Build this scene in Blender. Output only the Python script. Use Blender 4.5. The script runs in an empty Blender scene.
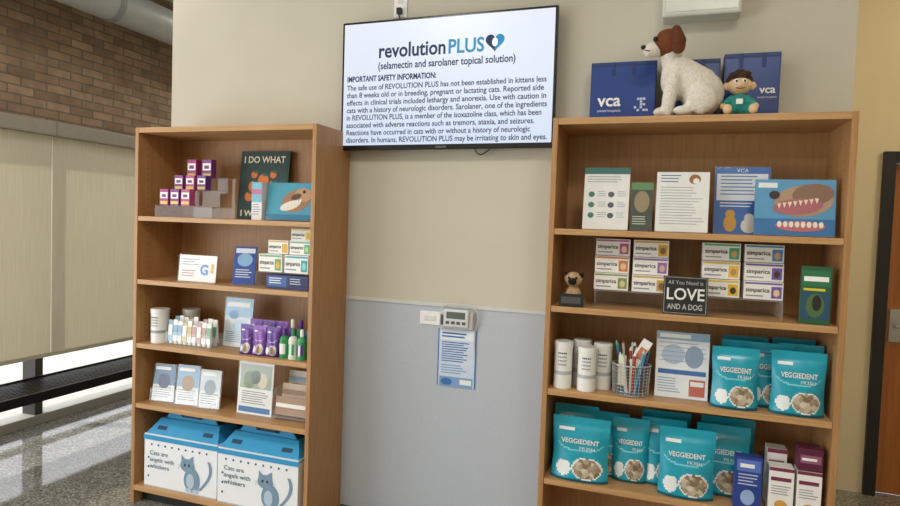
import bpy, math, random
from mathutils import Vector, Matrix, Euler
random.seed(7)
sc=bpy.context.scene
try:
    sc.view_settings.view_transform='Standard'; sc.view_settings.look='None'
except Exception: pass
COL=bpy.context.collection
# ---------------------------------------------------------------- materials
MC={}
def lin(h):
    h=h.lstrip('#'); o=[]
    for i in (0,2,4):
        c=int(h[i:i+2],16)/255; o.append(c/12.92 if c<=.04045 else ((c+.055)/1.055)**2.4)
    return (*o,1)
def c(h,rough=.5,metal=0,bump=0,var=.04,scale=20,emis=0,spec=.5):
    k=(h,rough,metal,bump,var,scale,emis,spec)
    if k in MC: return MC[k]
    m=bpy.data.materials.new('paint_'+h.strip('#')); m.use_nodes=True; nt=m.node_tree; b=nt.nodes['Principled BSDF']
    b.inputs['Roughness'].default_value=rough; b.inputs['Metallic'].default_value=metal
    b.inputs['Specular IOR Level'].default_value=spec
    col=lin(h)
    tc=nt.nodes.new('ShaderNodeTexCoord'); n=nt.nodes.new('ShaderNodeTexNoise'); n.inputs['Scale'].default_value=scale
    nt.links.new(tc.outputs['Object'],n.inputs['Vector'])
    r=nt.nodes.new('ShaderNodeValToRGB'); nt.links.new(n.outputs['Fac'],r.inputs['Fac'])
    r.color_ramp.elements[0].position=.3; r.color_ramp.elements[1].position=.7
    r.color_ramp.elements[0].color=(*[x*(1-var) for x in col[:3]],1); r.color_ramp.elements[1].color=(*[min(1,x*(1+var)) for x in col[:3]],1)
    nt.links.new(r.outputs['Color'],b.inputs['Base Color'])
    if emis:
        nt.links.new(r.outputs['Color'],b.inputs['Emission Color']); b.inputs['Emission Strength'].default_value=emis
    if bump:
        bp=nt.nodes.new('ShaderNodeBump'); bp.inputs['Strength'].default_value=bump; bp.inputs['Distance'].default_value=.004
        nt.links.new(n.outputs['Fac'],bp.inputs['Height']); nt.links.new(bp.outputs['Normal'],b.inputs['Normal'])
    MC[k]=m; return m
def newmat(name):
    m=bpy.data.materials.new(name); m.use_nodes=True; return m,m.node_tree,m.node_tree.nodes['Principled BSDF']
def ramp(nt,els):
    r=nt.nodes.new('ShaderNodeValToRGB'); e=r.color_ramp.elements
    e[0].position,e[0].color=els[0][0],lin(els[0][1]); e[1].position,e[1].color=els[-1][0],lin(els[-1][1])
    for p,h in els[1:-1]:
        x=e.new(p); x.color=lin(h)
    return r
def wood(name,a,b_,sx,sy,sz,rough=.45):
    m,nt,b=newmat(name)
    tc=nt.nodes.new('ShaderNodeTexCoord'); mp=nt.nodes.new('ShaderNodeMapping'); mp.inputs['Scale'].default_value=(sx,sy,sz)
    n=nt.nodes.new('ShaderNodeTexNoise'); n.inputs['Scale'].default_value=6; n.inputs['Detail'].default_value=6; n.inputs['Distortion'].default_value=.4
    nt.links.new(tc.outputs['Object'],mp.inputs['Vector']); nt.links.new(mp.outputs['Vector'],n.inputs['Vector'])
    r=ramp(nt,[(.3,a),(.72,b_)]); nt.links.new(n.outputs['Fac'],r.inputs['Fac']); nt.links.new(r.outputs['Color'],b.inputs['Base Color'])
    b.inputs['Roughness'].default_value=rough
    return m
WV=wood('wood_vertical_grain','#a5784a','#b88b5a',12,12,.8)
WH=wood('wood_horizontal_grain','#b58856','#c89e6d',.8,12,12)
WD=wood('door_wood','#9a5a26','#b06c30',9,9,.6)
def seethrough(name,tcol,gfac,diff=False,dcol=(.85,.89,.9,1)):
    m,nt,b=newmat(name); nt.nodes.remove(b)
    t=nt.nodes.new('ShaderNodeBsdfTransparent'); t.inputs[0].default_value=tcol
    g=nt.nodes.new('ShaderNodeBsdfDiffuse' if diff else 'ShaderNodeBsdfGlossy')
    if diff: g.inputs[0].default_value=dcol
    else: g.inputs['Roughness'].default_value=.08
    mx=nt.nodes.new('ShaderNodeMixShader'); mx.inputs[0].default_value=gfac; nt.links.new(t.outputs[0],mx.inputs[1]); nt.links.new(g.outputs[0],mx.inputs[2])
    nt.links.new(mx.outputs[0],nt.nodes['Material Output'].inputs[0]); return m
AC=seethrough('clear_acrylic',(.985,.99,.99,1),.05); AE=seethrough('acrylic_edge',(1,1,1,1),.16,True)
def brickmat():
    m,nt,b=newmat('brick_masonry')
    tc=nt.nodes.new('ShaderNodeTexCoord'); sp=nt.nodes.new('ShaderNodeSeparateXYZ'); cb=nt.nodes.new('ShaderNodeCombineXYZ')
    nt.links.new(tc.outputs['Object'],sp.inputs[0]); nt.links.new(sp.outputs['Y'],cb.inputs['X']); nt.links.new(sp.outputs['Z'],cb.inputs['Y'])
    k=nt.nodes.new('ShaderNodeTexBrick'); k.inputs['Scale'].default_value=1; k.inputs['Brick Width'].default_value=.19; k.inputs['Row Height'].default_value=.062
    k.inputs['Mortar Size'].default_value=.006; k.inputs['Color1'].default_value=lin('#b49270'); k.inputs['Color2'].default_value=lin('#8f7054'); k.inputs['Mortar'].default_value=lin('#7a6f62')
    nt.links.new(cb.outputs[0],k.inputs['Vector'])
    n=nt.nodes.new('ShaderNodeTexNoise'); n.inputs['Scale'].default_value=9; nt.links.new(tc.outputs['Object'],n.inputs['Vector'])
    mx=nt.nodes.new('ShaderNodeMix'); mx.data_type='RGBA'; mx.blend_type='MULTIPLY'; mx.inputs['Factor'].default_value=.6
    nt.links.new(k.outputs['Color'],mx.inputs['A']); nt.links.new(n.outputs['Fac'],mx.inputs['B'])
    hs=nt.nodes.new('ShaderNodeHueSaturation'); hs.inputs['Value'].default_value=1.3; hs.inputs['Saturation'].default_value=.85; nt.links.new(mx.outputs['Result'],hs.inputs['Color'])
    nt.links.new(hs.outputs[0],b.inputs['Base Color']); b.inputs['Roughness'].default_value=.9
    bp=nt.nodes.new('ShaderNodeBump'); bp.inputs['Strength'].default_value=.5; bp.invert=True; nt.links.new(k.outputs['Fac'],bp.inputs['Height']); nt.links.new(bp.outputs['Normal'],b.inputs['Normal'])
    return m
def terrazzo():
    m,nt,b=newmat('terrazzo_floor'); tc=nt.nodes.new('ShaderNodeTexCoord')
    v=nt.nodes.new('ShaderNodeTexVoronoi'); v.inputs['Scale'].default_value=110; nt.links.new(tc.outputs['Object'],v.inputs['Vector'])
    sp=nt.nodes.new('ShaderNodeSeparateColor'); nt.links.new(v.outputs['Color'],sp.inputs[0])
    r=ramp(nt,[(0,'#5c5b57'),(.3,'#74726c'),(.62,'#85827b'),(.92,'#aaa79d')]); nt.links.new(sp.outputs[0],r.inputs['Fac']); nt.links.new(r.outputs['Color'],b.inputs['Base Color'])
    b.inputs['Roughness'].default_value=.07; b.inputs['Specular IOR Level'].default_value=1.0; return m
def shademat():
    m,nt,b=newmat('shade_fabric'); nt.nodes.remove(b)
    tc=nt.nodes.new('ShaderNodeTexCoord'); mp=nt.nodes.new('ShaderNodeMapping'); mp.inputs['Scale'].default_value=(1,40,1.2)
    n=nt.nodes.new('ShaderNodeTexNoise'); n.inputs['Scale'].default_value=3; nt.links.new(tc.outputs['Object'],mp.inputs[0]); nt.links.new(mp.outputs[0],n.inputs['Vector'])
    r=ramp(nt,[(.3,'#d9d3c2'),(.7,'#e3ddce')]); nt.links.new(n.outputs['Fac'],r.inputs[0])
    d=nt.nodes.new('ShaderNodeBsdfDiffuse'); t=nt.nodes.new('ShaderNodeBsdfTranslucent'); nt.links.new(r.outputs[0],d.inputs[0]); nt.links.new(r.outputs[0],t.inputs[0])
    mx=nt.nodes.new('ShaderNodeMixShader'); mx.inputs[0].default_value=.4; nt.links.new(d.outputs[0],mx.inputs[1]); nt.links.new(t.outputs[0],mx.inputs[2]); nt.links.new(mx.outputs[0],nt.nodes['Material Output'].inputs[0]); return m
def treatmat():
    m,nt,b=newmat('treat_photo_print'); tc=nt.nodes.new('ShaderNodeTexCoord')
    v=nt.nodes.new('ShaderNodeTexVoronoi'); v.inputs['Scale'].default_value=55; nt.links.new(tc.outputs['Object'],v.inputs['Vector'])
    sp=nt.nodes.new('ShaderNodeSeparateColor'); nt.links.new(v.outputs['Color'],sp.inputs[0])
    r=ramp(nt,[(0,'#6c5f50'),(.35,'#937f66'),(.7,'#b5a287'),(1,'#d0c7b4')]); nt.links.new(sp.outputs[0],r.inputs['Fac']); nt.links.new(r.outputs['Color'],b.inputs['Base Color']); b.inputs['Roughness'].default_value=.35; return m
TREAT=treatmat()
# ---------------------------------------------------------------- builder
class B:
    def __init__(s): s.v=[];s.f=[];s.m=[];s.mats=[];s.sm=[]
    def mi(s,m):
        if m not in s.mats: s.mats.append(m)
        return s.mats.index(m)
    def add(s,vs,fs,m,sm=False):
        o=len(s.v); s.v+=[tuple(x) for x in vs]; i=s.mi(m)
        for f in fs: s.f.append([o+k for k in f]); s.m.append(i); s.sm.append(sm)
    def box(s,x0,x1,y0,y1,z0,z1,m,R=None):
        vs=[Vector((x,y,z)) for x in(x0,x1) for y in(y0,y1) for z in(z0,z1)]
        if R is not None:
            ce=Vector(((x0+x1)/2,(y0+y1)/2,(z0+z1)/2)); vs=[ce+R@(p-ce) for p in vs]
        s.add(vs,[(0,1,3,2),(4,6,7,5),(0,4,5,1),(2,3,7,6),(0,2,6,4),(1,5,7,3)],m); return s
    def rect(s,x0,x1,z0,z1,y,m): s.add([(x0,y,z0),(x1,y,z0),(x1,y,z1),(x0,y,z1)],[(0,1,2,3)],m); return s
    def poly(s,pts,y,m): s.add([(p[0],y,p[1]) for p in pts],[tuple(range(len(pts)))],m); return s
    def ell(s,cx,cz,rx,rz,y,m,n=20,rot=0):
        P=[]
        for i in range(n):
            a=2*math.pi*i/n; u,w=rx*math.cos(a),rz*math.sin(a); P.append((cx+u*math.cos(rot)-w*math.sin(rot),cz+u*math.sin(rot)+w*math.cos(rot)))
        return s.poly(P,y,m)
    def lathe(s,cx,cy,prof,m,n=24):
        for k in range(len(prof)-1):
            r0,z0=prof[k][:2]; r1,z1=prof[k+1][:2]; mm=prof[k][2] if len(prof[k])>2 else m
            vs=[];fs=[]
            for i in range(n):
                a=2*math.pi*i/n; vs.append((cx+r0*math.cos(a),cy+r0*math.sin(a),z0)); vs.append((cx+r1*math.cos(a),cy+r1*math.sin(a),z1))
            for i in range(n):
                j=(i+1)%n; fs.append((2*i,2*j,2*j+1,2*i+1))
            s.add(vs,fs,mm,abs(z1-z0)>1e-6)
        return s
    def tube(s,p0,p1,r,m,n=8,r1=None):
        p0=Vector(p0);p1=Vector(p1);d=(p1-p0).normalized(); a=d.orthogonal().normalized(); b=d.cross(a); r1=r if r1 is None else r1
        vs=[];
        for P,q in((p0,r),(p1,r1)):
            for i in range(n):
                t=2*math.pi*i/n; vs.append(P+a*q*math.cos(t)+b*q*math.sin(t))
        s.add(vs,[(i,(i+1)%n,n+(i+1)%n,n+i) for i in range(n)],m,True)
        s.add(vs[:n],[tuple(range(n))],m); s.add(vs[n:],[tuple(range(n))],m); return s
    def lines(s,x0,x1,z1,z0,n,y,m,th=.35):
        st=(z1-z0)/n
        for i in range(n):
            zt=z1-i*st; s.rect(x0,x0+(x1-x0)*random.uniform(.7,1),zt-st*th,zt,y,m)
        return s
    def sphere(s,ce,r,m,n=16,k=10,R=None):
        if not isinstance(r,(tuple,list)): r=(r,r,r)
        vs=[];fs=[]
        for j in range(k+1):
            ph=math.pi*j/k
            for i in range(n):
                t=2*math.pi*i/n; p=Vector((r[0]*math.sin(ph)*math.cos(t),r[1]*math.sin(ph)*math.sin(t),r[2]*math.cos(ph)))
                if R is not None: p=R@p
                vs.append(Vector(ce)+p)
        for j in range(k):
            for i in range(n):
                i2=(i+1)%n; fs.append((j*n+i,(j+1)*n+i,(j+1)*n+i2,j*n+i2))
        s.add(vs,fs,m,True); return s
    def obj(s,name,parent=None,bevel=0,rot=None,loc=None,weld=False):
        me=bpy.data.meshes.new(name); me.from_pydata(s.v,[],s.f); me.validate()
        for m in s.mats: me.materials.append(m)
        me.polygons.foreach_set('material_index',s.m[:len(me.polygons)]); me.polygons.foreach_set('use_smooth',s.sm[:len(me.polygons)]); me.update()
        o=bpy.data.objects.new(name,me); COL.objects.link(o)
        if parent: o.parent=parent
        if bevel:
            b=o.modifiers.new('bevel','BEVEL'); b.width=bevel; b.segments=2; b.limit_method='ANGLE'
        if rot: o.rotation_euler=rot
        if loc: o.location=loc
        return o
def E(name,loc,rz=0,lean=0):
    o=bpy.data.objects.new(name,None); o.empty_display_size=.05; COL.objects.link(o); o.location=loc; o.rotation_euler=(-lean,0,rz); return o
TXT=[]
def T(parent,body,x,z,size,mat,y=-.002,w=None,al='CENTER',bold=0,rot=0,name='lettering'):
    cu=bpy.data.curves.new(name,'FONT'); cu.body=body; cu.size=size; cu.align_x=al; cu.offset=bold; cu.extrude=0; cu.resolution_u=3
    cu.materials.append(mat); o=bpy.data.objects.new(name,cu); COL.objects.link(o); o.parent=parent; o.location=(x,y,z); o.rotation_euler=(math.pi/2,rot,0)
    TXT.append((o,w)); return o
def blob(name,parts,mat,parent,voxel=.006,smooth=6):
    b=B()
    for p in parts:
        if p[0]=='e': b.sphere(p[1],p[2],mat,16,12,Euler(p[3]).to_matrix() if len(p)>3 else None)
        else:
            a=Vector(p[1]);q=Vector(p[2]);n=max(3,int((q-a).length/(min(p[3],p[4])*.35)))
            for i in range(n+1):
                t=i/n; b.sphere(a.lerp(q,t),p[3]*(1-t)+p[4]*t,mat,12,8)
    o=b.obj(name,parent)
    r=o.modifiers.new('r','REMESH'); r.mode='VOXEL'; r.voxel_size=voxel; r.use_smooth_shade=True
    s=o.modifiers.new('s','SMOOTH'); s.iterations=smooth; s.factor=.5
    return o
WHT=c('#f4f4f1',.45); BLK=c('#15161a',.4); GRY=c('#9a9fa4',.5); NAVY=c('#1b2a5c',.5); INK=c('#4a505c',.6)
# ---------------------------------------------------------------- room
HC=3.45
wallU=c('#cdc7b6',.75,var=.02,scale=3,bump=.05); wallL=c('#bcc3cc',.42,var=.02,scale=60,bump=.2); wallY=c('#dccdaa',.8,var=.02,scale=3)
b=B(); b.box(-.08,3.37,0,.12,1.17,HC,wallU); b.box(-.08,3.37,0,.12,0,1.17,wallL); b.obj('wall_back')
B().box(0.0,3.3,-.006,0,1.155,1.172,c('#d4d5d2',.5)).obj('trim_1')
B().box(-.08,0,.12,4,0,HC,wallU).obj('wall_partition_left')
B().box(3.29,3.37,.12,1.5,0,HC,wallY).obj('wall_partition_right')
b=B(); b.box(3.29,3.90,1.5,1.62,0,HC,wallY); b.box(4.98,6.2,1.5,1.62,0,HC,wallY); b.box(3.90,4.98,1.5,1.62,2.08,HC,wallY); b.obj('wall_hall')
B().box(-1.75,0,4,4.1,0,HC,wallY).obj('wall_far')
B().box(6.2,6.3,-6.1,1.62,0,HC,wallY).obj('wall_right')
B().box(-1.75,6.3,-6.2,-6.1,0,HC,wallU).obj('wall_front')
B().box(-1.75,6.3,-6.2,4.1,-.1,0,terrazzo()).obj('floor')
B().box(-1.85,6.3,-6.2,4.1,HC,HC+.1,c('#e6e4de',.9)).obj('ceiling')
B().box(1.1,2.2,-.012,0,0,.05,c('#4a4c50',.6)).obj('baseboard_back',bevel=.003)
B().box(-1.9,-1.557,-6.2,4.1,2.17,HC,brickmat()).obj('wall_left')
# windows
frame=c('#b4b1aa',.5,.1); ys=[-5.62,-4.12,-2.62,-1.12,.38,1.88,3.38]
b=B(); b.box(-1.75,-1.6,-6.2,4.1,0,.07,frame); b.box(-1.75,-1.6,-6.2,4.1,2.1,2.17,frame)
for y in ys: b.box(-1.74,-1.61,y-.03,y+.03,.07,2.1,c('#3c3a38',.5))
b.box(-1.72,-1.63,-6.2,4.1,.16,.185,frame)
b.box(-1.69,-1.685,-6.2,4.1,.07,2.1,AC)
b.obj('window_1',bevel=.003)
SH=shademat()
for i in range(len(ys)-1):
    r=E('roller_shade',(-1.5,(ys[i]+ys[i+1])/2,0))
    B().box(-.002,.002,-.748,.748,.53,2.12,SH).obj('fabric',r)
    B().box(-.012,.012,-.748,.748,.515,.545,c('#bfb8a6',.5)).obj('hem_bar',r,.004)
    B().box(-.05,.05,-.748,.748,2.1,2.2,c('#a09a8e',.5)).obj('cassette',r,.008)
B().box(-40,-1.9,-40,40,-.12,-.04,c('#c8c6bf',.9,var=.1)).obj('ground_outside')
# duct
b=B(); dm=c('#b4b8ba',.4,.15); dm2=c('#90959a',.4,.15)
for k in range(12):
    y=-5+k*.8; b.tube((-1.2,y,3.09),(-1.2,y+.77,3.09),.13,dm,24); b.tube((-1.2,y+.76,3.09),(-1.2,y+.81,3.09),.138,dm2,24)
for k in range(4): b.box(-1.35,-1.05,-4+k*2.2,-3.97+k*2.2,3.225,3.45,dm2)
b.obj('ceiling_duct')
# door
d=E('door_1',(4.44,1.5,0)); fb=c('#1d1b1a',.4)
b=B(); b.box(-.54,-.475,-.03,.13,0,2.1,fb); b.box(.475,.54,-.03,.13,0,2.1,fb); b.box(-.475,.475,-.03,.13,2.035,2.1,fb); b.obj('frame',d,.003)
b=B(); b.box(-.47,-.33,.03,.075,.01,2.03,WD); b.box(.33,.47,.03,.075,.01,2.03,WD); b.box(-.33,.33,.03,.075,.01,1.2,WD); b.box(-.33,.33,.03,.075,1.9,2.03,WD); b.obj('leaf',d)
B().box(-.33,.33,.045,.06,1.2,1.9,c('#3a4045',.1)).obj('glass',d)
b=B(); b.box(-.445,-.385,.02,.03,.95,1.15,c('#b8b8b8',.3,.9)); b.tube((-.415,-.03,1.05),(-.30,-.03,1.05),.011,c('#b8b8b8',.3,.9)); b.tube((-.415,.03,1.05),(-.415,-.03,1.05),.011,c('#b8b8b8',.3,.9)); b.obj('lever',d)
# bench
b=B(); bk=c('#111113',.35,.5)
for k in range(13): b.box(-1.36+k*.029,-1.36+k*.029+.014,-1.6,2.6,.405,.417,bk)
for k in range(70): b.box(-1.36,-1.0,-1.6+k*.0606,-1.6+k*.0606+.014,.404,.414,bk)
b.box(-1.0,-.985,-1.6,2.6,.365,.425,bk); b.box(-1.375,-1.36,-1.6,2.6,.365,.425,bk)
for y in (-1.5,-.55,1.5,2.5):
    b.box(-1.37,-.99,y-.02,y+.02,.37,.40,bk)
    for x in(-1.36,-1.02): b.box(x,x+.03,y-.015,y+.015,0,.38,bk)
b.obj('bench')
# ---------------------------------------------------------------- bookcases
W=1.097;D=.338;H=2.022
def bookcase(x0,shelves):
    r=E('bookcase',(x0,0,0)); t=.022
    b=B()
    b.box(0,t,-D,-.004,0,H,WV); b.box(W-t,W,-D,-.004,0,H,WV); b.box(t,W-t,-.014,-.005,.06,H-.02,WV); b.obj('carcass_sides',r,.0015)
    b=B(); b.box(t,W-t,-D,-.014,H-.028,H-.001,WH); b.box(t,W-t,-D,-.014,.072,.10,WH); b.obj('top_and_bottom',r,.0015)
    b=B(); b.box(t,W-t,-D+.06,-D+.08,0,.072,c('#1c1b1b',.6)); b.obj('toe_kick',r)
    for z in shelves: B().box(t+.001,W-t-.001,-D+.002,-.015,z-.025,z,WH).obj('shelf',r,.002)
    b=B(); h=c('#4d3018',.8)
    for k in range(50):
        z=.25+k*.034
        for y in(-.27,-.07):
            b.add([(t+.0005,y+.003*math.cos(a),z+.003*math.sin(a)) for a in [i*math.pi/4 for i in range(8)]],[tuple(range(8))],h)
            b.add([(W-t-.0005,y+.003*math.cos(a),z+.003*math.sin(a)) for a in [i*math.pi/4 for i in range(8)]],[tuple(range(8))],h)
    b.obj('pin_holes',r)
    return r
LZ=[1.5545,1.2166,.8732,.5485,.10]; RZ=[1.5647,1.2408,.8892,.5072,.10]; XR=2.216
bookcase(0,LZ[:4]); bookcase(XR,RZ[:4])
# ---------------------------------------------------------------- TV
tv=E('wall_tv',(1.6275,-.055,2.2515)); tv.rotation_euler=(0,math.radians(-.35),0)
w,h=1.095,.643
b=B(); b.box(-w/2,w/2,-.025,.0,-h/2,h/2,c('#0c0c0e',.25)); b.box(-w/2+.08,w/2-.08,0,.03,-h/2+.06,h/2-.08,c('#151517',.5)); b.box(-.15,.15,.03,.055,-.15,.15,c('#222222',.5)); b.obj('housing',tv,.004)
def screenmat():
    m,nt,b=newmat('tv_screen'); tc=nt.nodes.new('ShaderNodeTexCoord'); sp=nt.nodes.new('ShaderNodeSeparateXYZ'); nt.links.new(tc.outputs['Generated'],sp.inputs[0])
    r=ramp(nt,[(0,'#cfdcf0'),(.6,'#dde5f3'),(1,'#e2e8f4')]); nt.links.new(sp.outputs['Z'],r.inputs[0]); b.inputs['Base Color'].default_value=(.05,.05,.06,1); nt.links.new(r.outputs[0],b.inputs['Emission Color']); b.inputs['Emission Strength'].default_value=1.0; b.inputs['Roughness'].default_value=.3; return m
scr=screenmat()
B().rect(-w/2+.012,w/2-.012,-h/2+.024,h/2-.012,-.0262,scr).obj('screen',tv)
tn=c('#14295c',.5,emis=.1); tt=c('#1f87b8',.5,emis=.3); td=c('#222c48',.5,emis=.1)
T(tv,'revolution',-.345,.135,.098,tn,-.028,.352,'LEFT',.0022); T(tv,'PLUS',.022,.135,.094,tt,-.028,.178,'LEFT',.002)
hb=B(); 
def heart(cx,cz,s,sg):
    P=[]
    for i in range(25):
        t=math.pi*i/24; P.append((cx+sg*s*16*math.sin(t)**3/16,cz+s*(13*math.cos(t)-5*math.cos(2*t)-2*math.cos(3*t)-math.cos(4*t))/16))
    return P
hb.poly(heart(.256,.175,.046,-1),-.028,tn); hb.poly(heart(.256,.175,.046,1),-.028,tt); hb.ell(.256,.173,.014,.02,-.0285,c('#dfe6f4',.5,emis=.6)); hb.obj('heart_logo',tv)
T(tv,'(selamectin and sarolaner topical solution)',-.345,.078,.05,tn,-.028,.70,'LEFT',.001)
T(tv,'IMPORTANT SAFETY INFORMATION:',-.515,.022,.038,tn,-.028,.48,'LEFT',.0014)
LN=["The safe use of REVOLUTION PLUS has not been established in kittens less","than 8 weeks old or in breeding, pregnant or lactating cats. Reported side","effects in clinical trials included lethargy and anorexia. Use with caution in","cats with a history of neurologic disorders. Sarolaner, one of the ingredients","in REVOLUTION PLUS, is a member of the isoxazoline class, which has been","associated with adverse reactions such as tremors, ataxia, and seizures.","Reactions have occurred in cats with or without a history of neurologic","disorders. In humans, REVOLUTION PLUS may be irritating to skin and eyes."]
for i,s in enumerate(LN): T(tv,s,-.515,-.021-i*.0375,.037,td,-.028,[1.02,1.01,1.02,1.025,1.0,.97,.95,1.03][i],'LEFT',.0006)
T(tv,'SAMSUNG',0,-h/2+.007,.012,GRY,-.0265)
def cable(name,pts,r,mat):
    cu=bpy.data.curves.new(name,'CURVE'); cu.dimensions='3D'; cu.bevel_depth=r; sp=cu.splines.new('BEZIER'); sp.bezier_points.add(len(pts)-1)
    for p,q in zip(sp.bezier_points,pts): p.co=q; p.handle_left_type=p.handle_right_type='AUTO'
    cu.materials.append(mat); o=bpy.data.objects.new(name,cu); COL.objects.link(o); return o
o=E('wall_outlet',(1.36,0,2.66)); b=B(); b.box(-.036,.036,-.006,0,-.058,.058,WHT); b.obj('plate',o,.002)
b=B(); b.box(-.012,.012,-.03,-.006,-.045,-.015,BLK); b.box(-.016,.016,-.009,-.006,.01,.04,c('#dcdcd8',.4)); b.obj('plug',o,.002)
cable('tv_power_cord',[(1.36,-.03,2.63),(1.37,-.035,2.59),(1.39,-.03,2.56),(1.40,-.025,2.50)],.004,BLK)
cable('hanging_cable',[(1.78,-.03,1.95),(1.81,-.03,1.91),(1.85,-.03,1.925),(1.88,-.03,1.95)],.003,BLK)
e=E('emergency_light',(2.775,0,2.475)); b=B(); b.box(-.155,.155,-.11,0,0,.14,c('#ccd0c4',.4)); b.obj('case',e,.01)
b=B(); b.box(-.14,.14,-.113,-.109,.02,.12,c('#dcded6',.3)); b.tube((-.1,-.06,.14),(-.1,-.06,.18),.02,WHT,16); b.sphere((-.1,-.07,.2),.045,WHT); b.tube((.1,-.06,.14),(.1,-.06,.18),.02,WHT,16); b.sphere((.1,-.07,.2),.045,WHT); b.obj('lens_and_heads',e)
o=E('wall_timer',(1.725,0,1.05))
b=B(); b.box(-.085,.085,-.03,0,.0,.09,c('#c9ccce',.4)); b.box(-.065,.065,-.045,-.03,.012,.1,c('#dcdddd',.35)); b.obj('case',o,.01)
b=B(); b.box(-.048,.048,-.047,-.045,.055,.088,c('#5e6a66',.2)); 
for k in range(4): b.box(-.05+k*.028,-.033+k*.028,-.049,-.045,.028,.042,c('#54585c',.4))
b.box(-.08,-.07,-.034,-.03,.02,.07,INK); b.obj('display_and_buttons',o)
cable('sensor_cord',[(1.645,-.02,1.10),(1.64,-.02,1.15),(1.72,-.02,1.175),(1.82,-.02,1.15),(1.812,-.01,1.02),(1.815,-.01,.95)],.0025,c('#d8d8d4',.5))
o=E('wall_switch_plate',(1.576,0,1.093)); B().box(-.055,.055,-.006,0,-.034,.034,WHT).obj('plate',o,.002); B().box(-.03,.03,-.01,-.006,-.012,.012,c('#e2e2de',.4)).obj('rocker',o,.001)
o=E('wall_flyer',(1.724,-.002,.757)); b=B(); b.box(-.1,.1,-.002,.0,0,.29,c('#d2deef',.5)); y=-.0025; bl=c('#3a74b8',.5); bl2=c('#7fa6d4',.5)
b.rect(-.088,.088,.235,.28,y,c('#eef3f8')); b.lines(-.08,.08,.272,.24,2,y-.0004,bl,.5); b.rect(-.088,.088,.0,.05,y,bl2); b.lines(-.08,.08,.225,.12,9,y,bl,.45); b.lines(-.08,.06,.11,.06,4,y,bl2,.45); b.rect(-.1,-.094,0,.29,y,bl); b.rect(.094,.1,0,.29,y,bl); b.ell(-.05,.025,.03,.018,y-.0005,bl); b.rect(.02,.08,.015,.04,y-.0005,WHT); b.obj('sheet',o)
# ---------------------------------------------------------------- printed item helpers
def holder(r,w,h,lean,ft=.05):
    b=B(); b.rect(-w/2-.003,w/2+.003,0,h+.004,-.006,AC); b.obj('holder_sheet',r)
    b=B(); b.box(-w/2-.003,w/2+.003,-ft*.3,ft,.0005,.003,AE); b.obj('holder_foot',r,rot=(lean,0,0))
def sheet(name,x0,x1,z,h,y,lean=.12,rz=0,col='#f2f2ef',th=.003,hold=True):
    w=(x1-x0)*1.0; r=E(name,((x0+x1)/2,y,z+.0012+th*math.sin(lean)),rz,lean); b=B(); b.box(-w/2,w/2,0,th,.001,h,c(col,.5)); 
    if hold: holder(r,w,h,lean)
    return r,b,w,h
A=-.001
def tank(name,x0,x1,z,h,y,d,col,rz=0):
    w=x1-x0; r=E(name,((x0+x1)/2,y,z+.0005),rz); b=B(); b.box(-w/2,w/2,0,d,0,h,c(col,.45)); return r,b,w,h
# ---- left shelf 1
z=LZ[0]
r=E('acrylic_riser',(.295,-.31,z+.0005)); b=B()
for i,(yy,zz) in enumerate(((0,.062),(.06,.145),(.12,.215))):
    b.box(-.185,.185,yy,yy+.06,zz-.003,zz,AE); b.rect(-.185,.185,0 if i==0 else zz-.083,zz-.004,yy,AC)
b.rect(-.185,.185,0,.215,.18,AC); b.obj('steps',r)
r=E('medicine_boxes',(.295,-.31,z)); b=B()
pk=['#a83078','#7e3583','#b84e88','#68388e']
def vbox(b,x,y,z,w,h,d,a,lab=True):
    b.box(x,x+w,y,y+d,z,z+h,c(a,.4)); b.rect(x+.004,x+w-.004,z+h*.42,z+h*.8,y-.0006,WHT); b.rect(x+.004,x+w-.004,z+h*.08,z+h*.25,y-.0006,c('#e9c34a',.4)); b.rect(x+w*.25,x+w*.75,z+h*.5,z+h*.68,y-.0012,c('#7a2a6a',.4))
for k in range(3): vbox(b,-.165+k*.07,.012,.0625,.056,.085,.04,pk[k])
for k in range(3): vbox(b,-.125+k*.075,.072,.1455,.056,.08,.04,pk[(k+1)%4])
for k in(0,1): vbox(b,-.095+k*.1,.132,.2155,.06,.1,.04,pk[k])
b.obj('cartons',r,.001)
r,b,w,h=sheet('framed_poster',.455,.765,z,.375,-.085,.1,0,'#1f3b33',.012,False)
g=c('#2f6a4c',.5); orr=c('#d9772c',.5)
b.rect(-w/2+.012,w/2-.012,.012,h-.012,A,c('#24403c',.5))
for (px,pz,s) in((-.06,.18,.032),(.0,.215,.034),(.06,.18,.032),(-.085,.125,.026),(.085,.13,.028),(.02,.145,.03),(-.035,.13,.02),(.06,.245,.02),(-.06,.245,.02)): b.ell(px,pz,s,s,A*2.4,orr); b.ell(px+.01,pz+s*.8,.018,.007,A*3,g)
b.rect(-.008,.008,.05,.14,A*2,c('#6d4a2a')); b.obj('panel',r)
T(r,'I DO WHAT',0,h-.065,.05,c('#efe6cc'),-.004,.26,bold=.001); T(r,'I WANT',-.04,.018,.045,c('#efe6cc'),-.004,.18,bold=.001)
r,b,w,h=sheet('dental_display_book',.76,1.04,z,.19,-.25,.12,.0,'#5fb0c6',.02)
b.rect(-w/2,w/2,0,h,A,c('#4aa2bc',.45)); b.ell(.03,.1,.085,.055,A*2,c('#a87a56'),rot=.3); b.ell(.07,.13,.05,.035,A*3,c('#c49a72')); b.ell(.0,.075,.06,.022,A*4,c('#efe6d2'),rot=.3); b.rect(-w/2,w/2,0,.03,A*3,c('#2f7fa8')); b.ell(.03,.12,.03,.014,A*5,c('#5c4030'),rot=.3)
for k in range(6): b.poly([(-.05+k*.02,.075+k*.006),(-.035+k*.02,.08+k*.006),(-.043+k*.02,.052+k*.006)],A*5,WHT)
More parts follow.
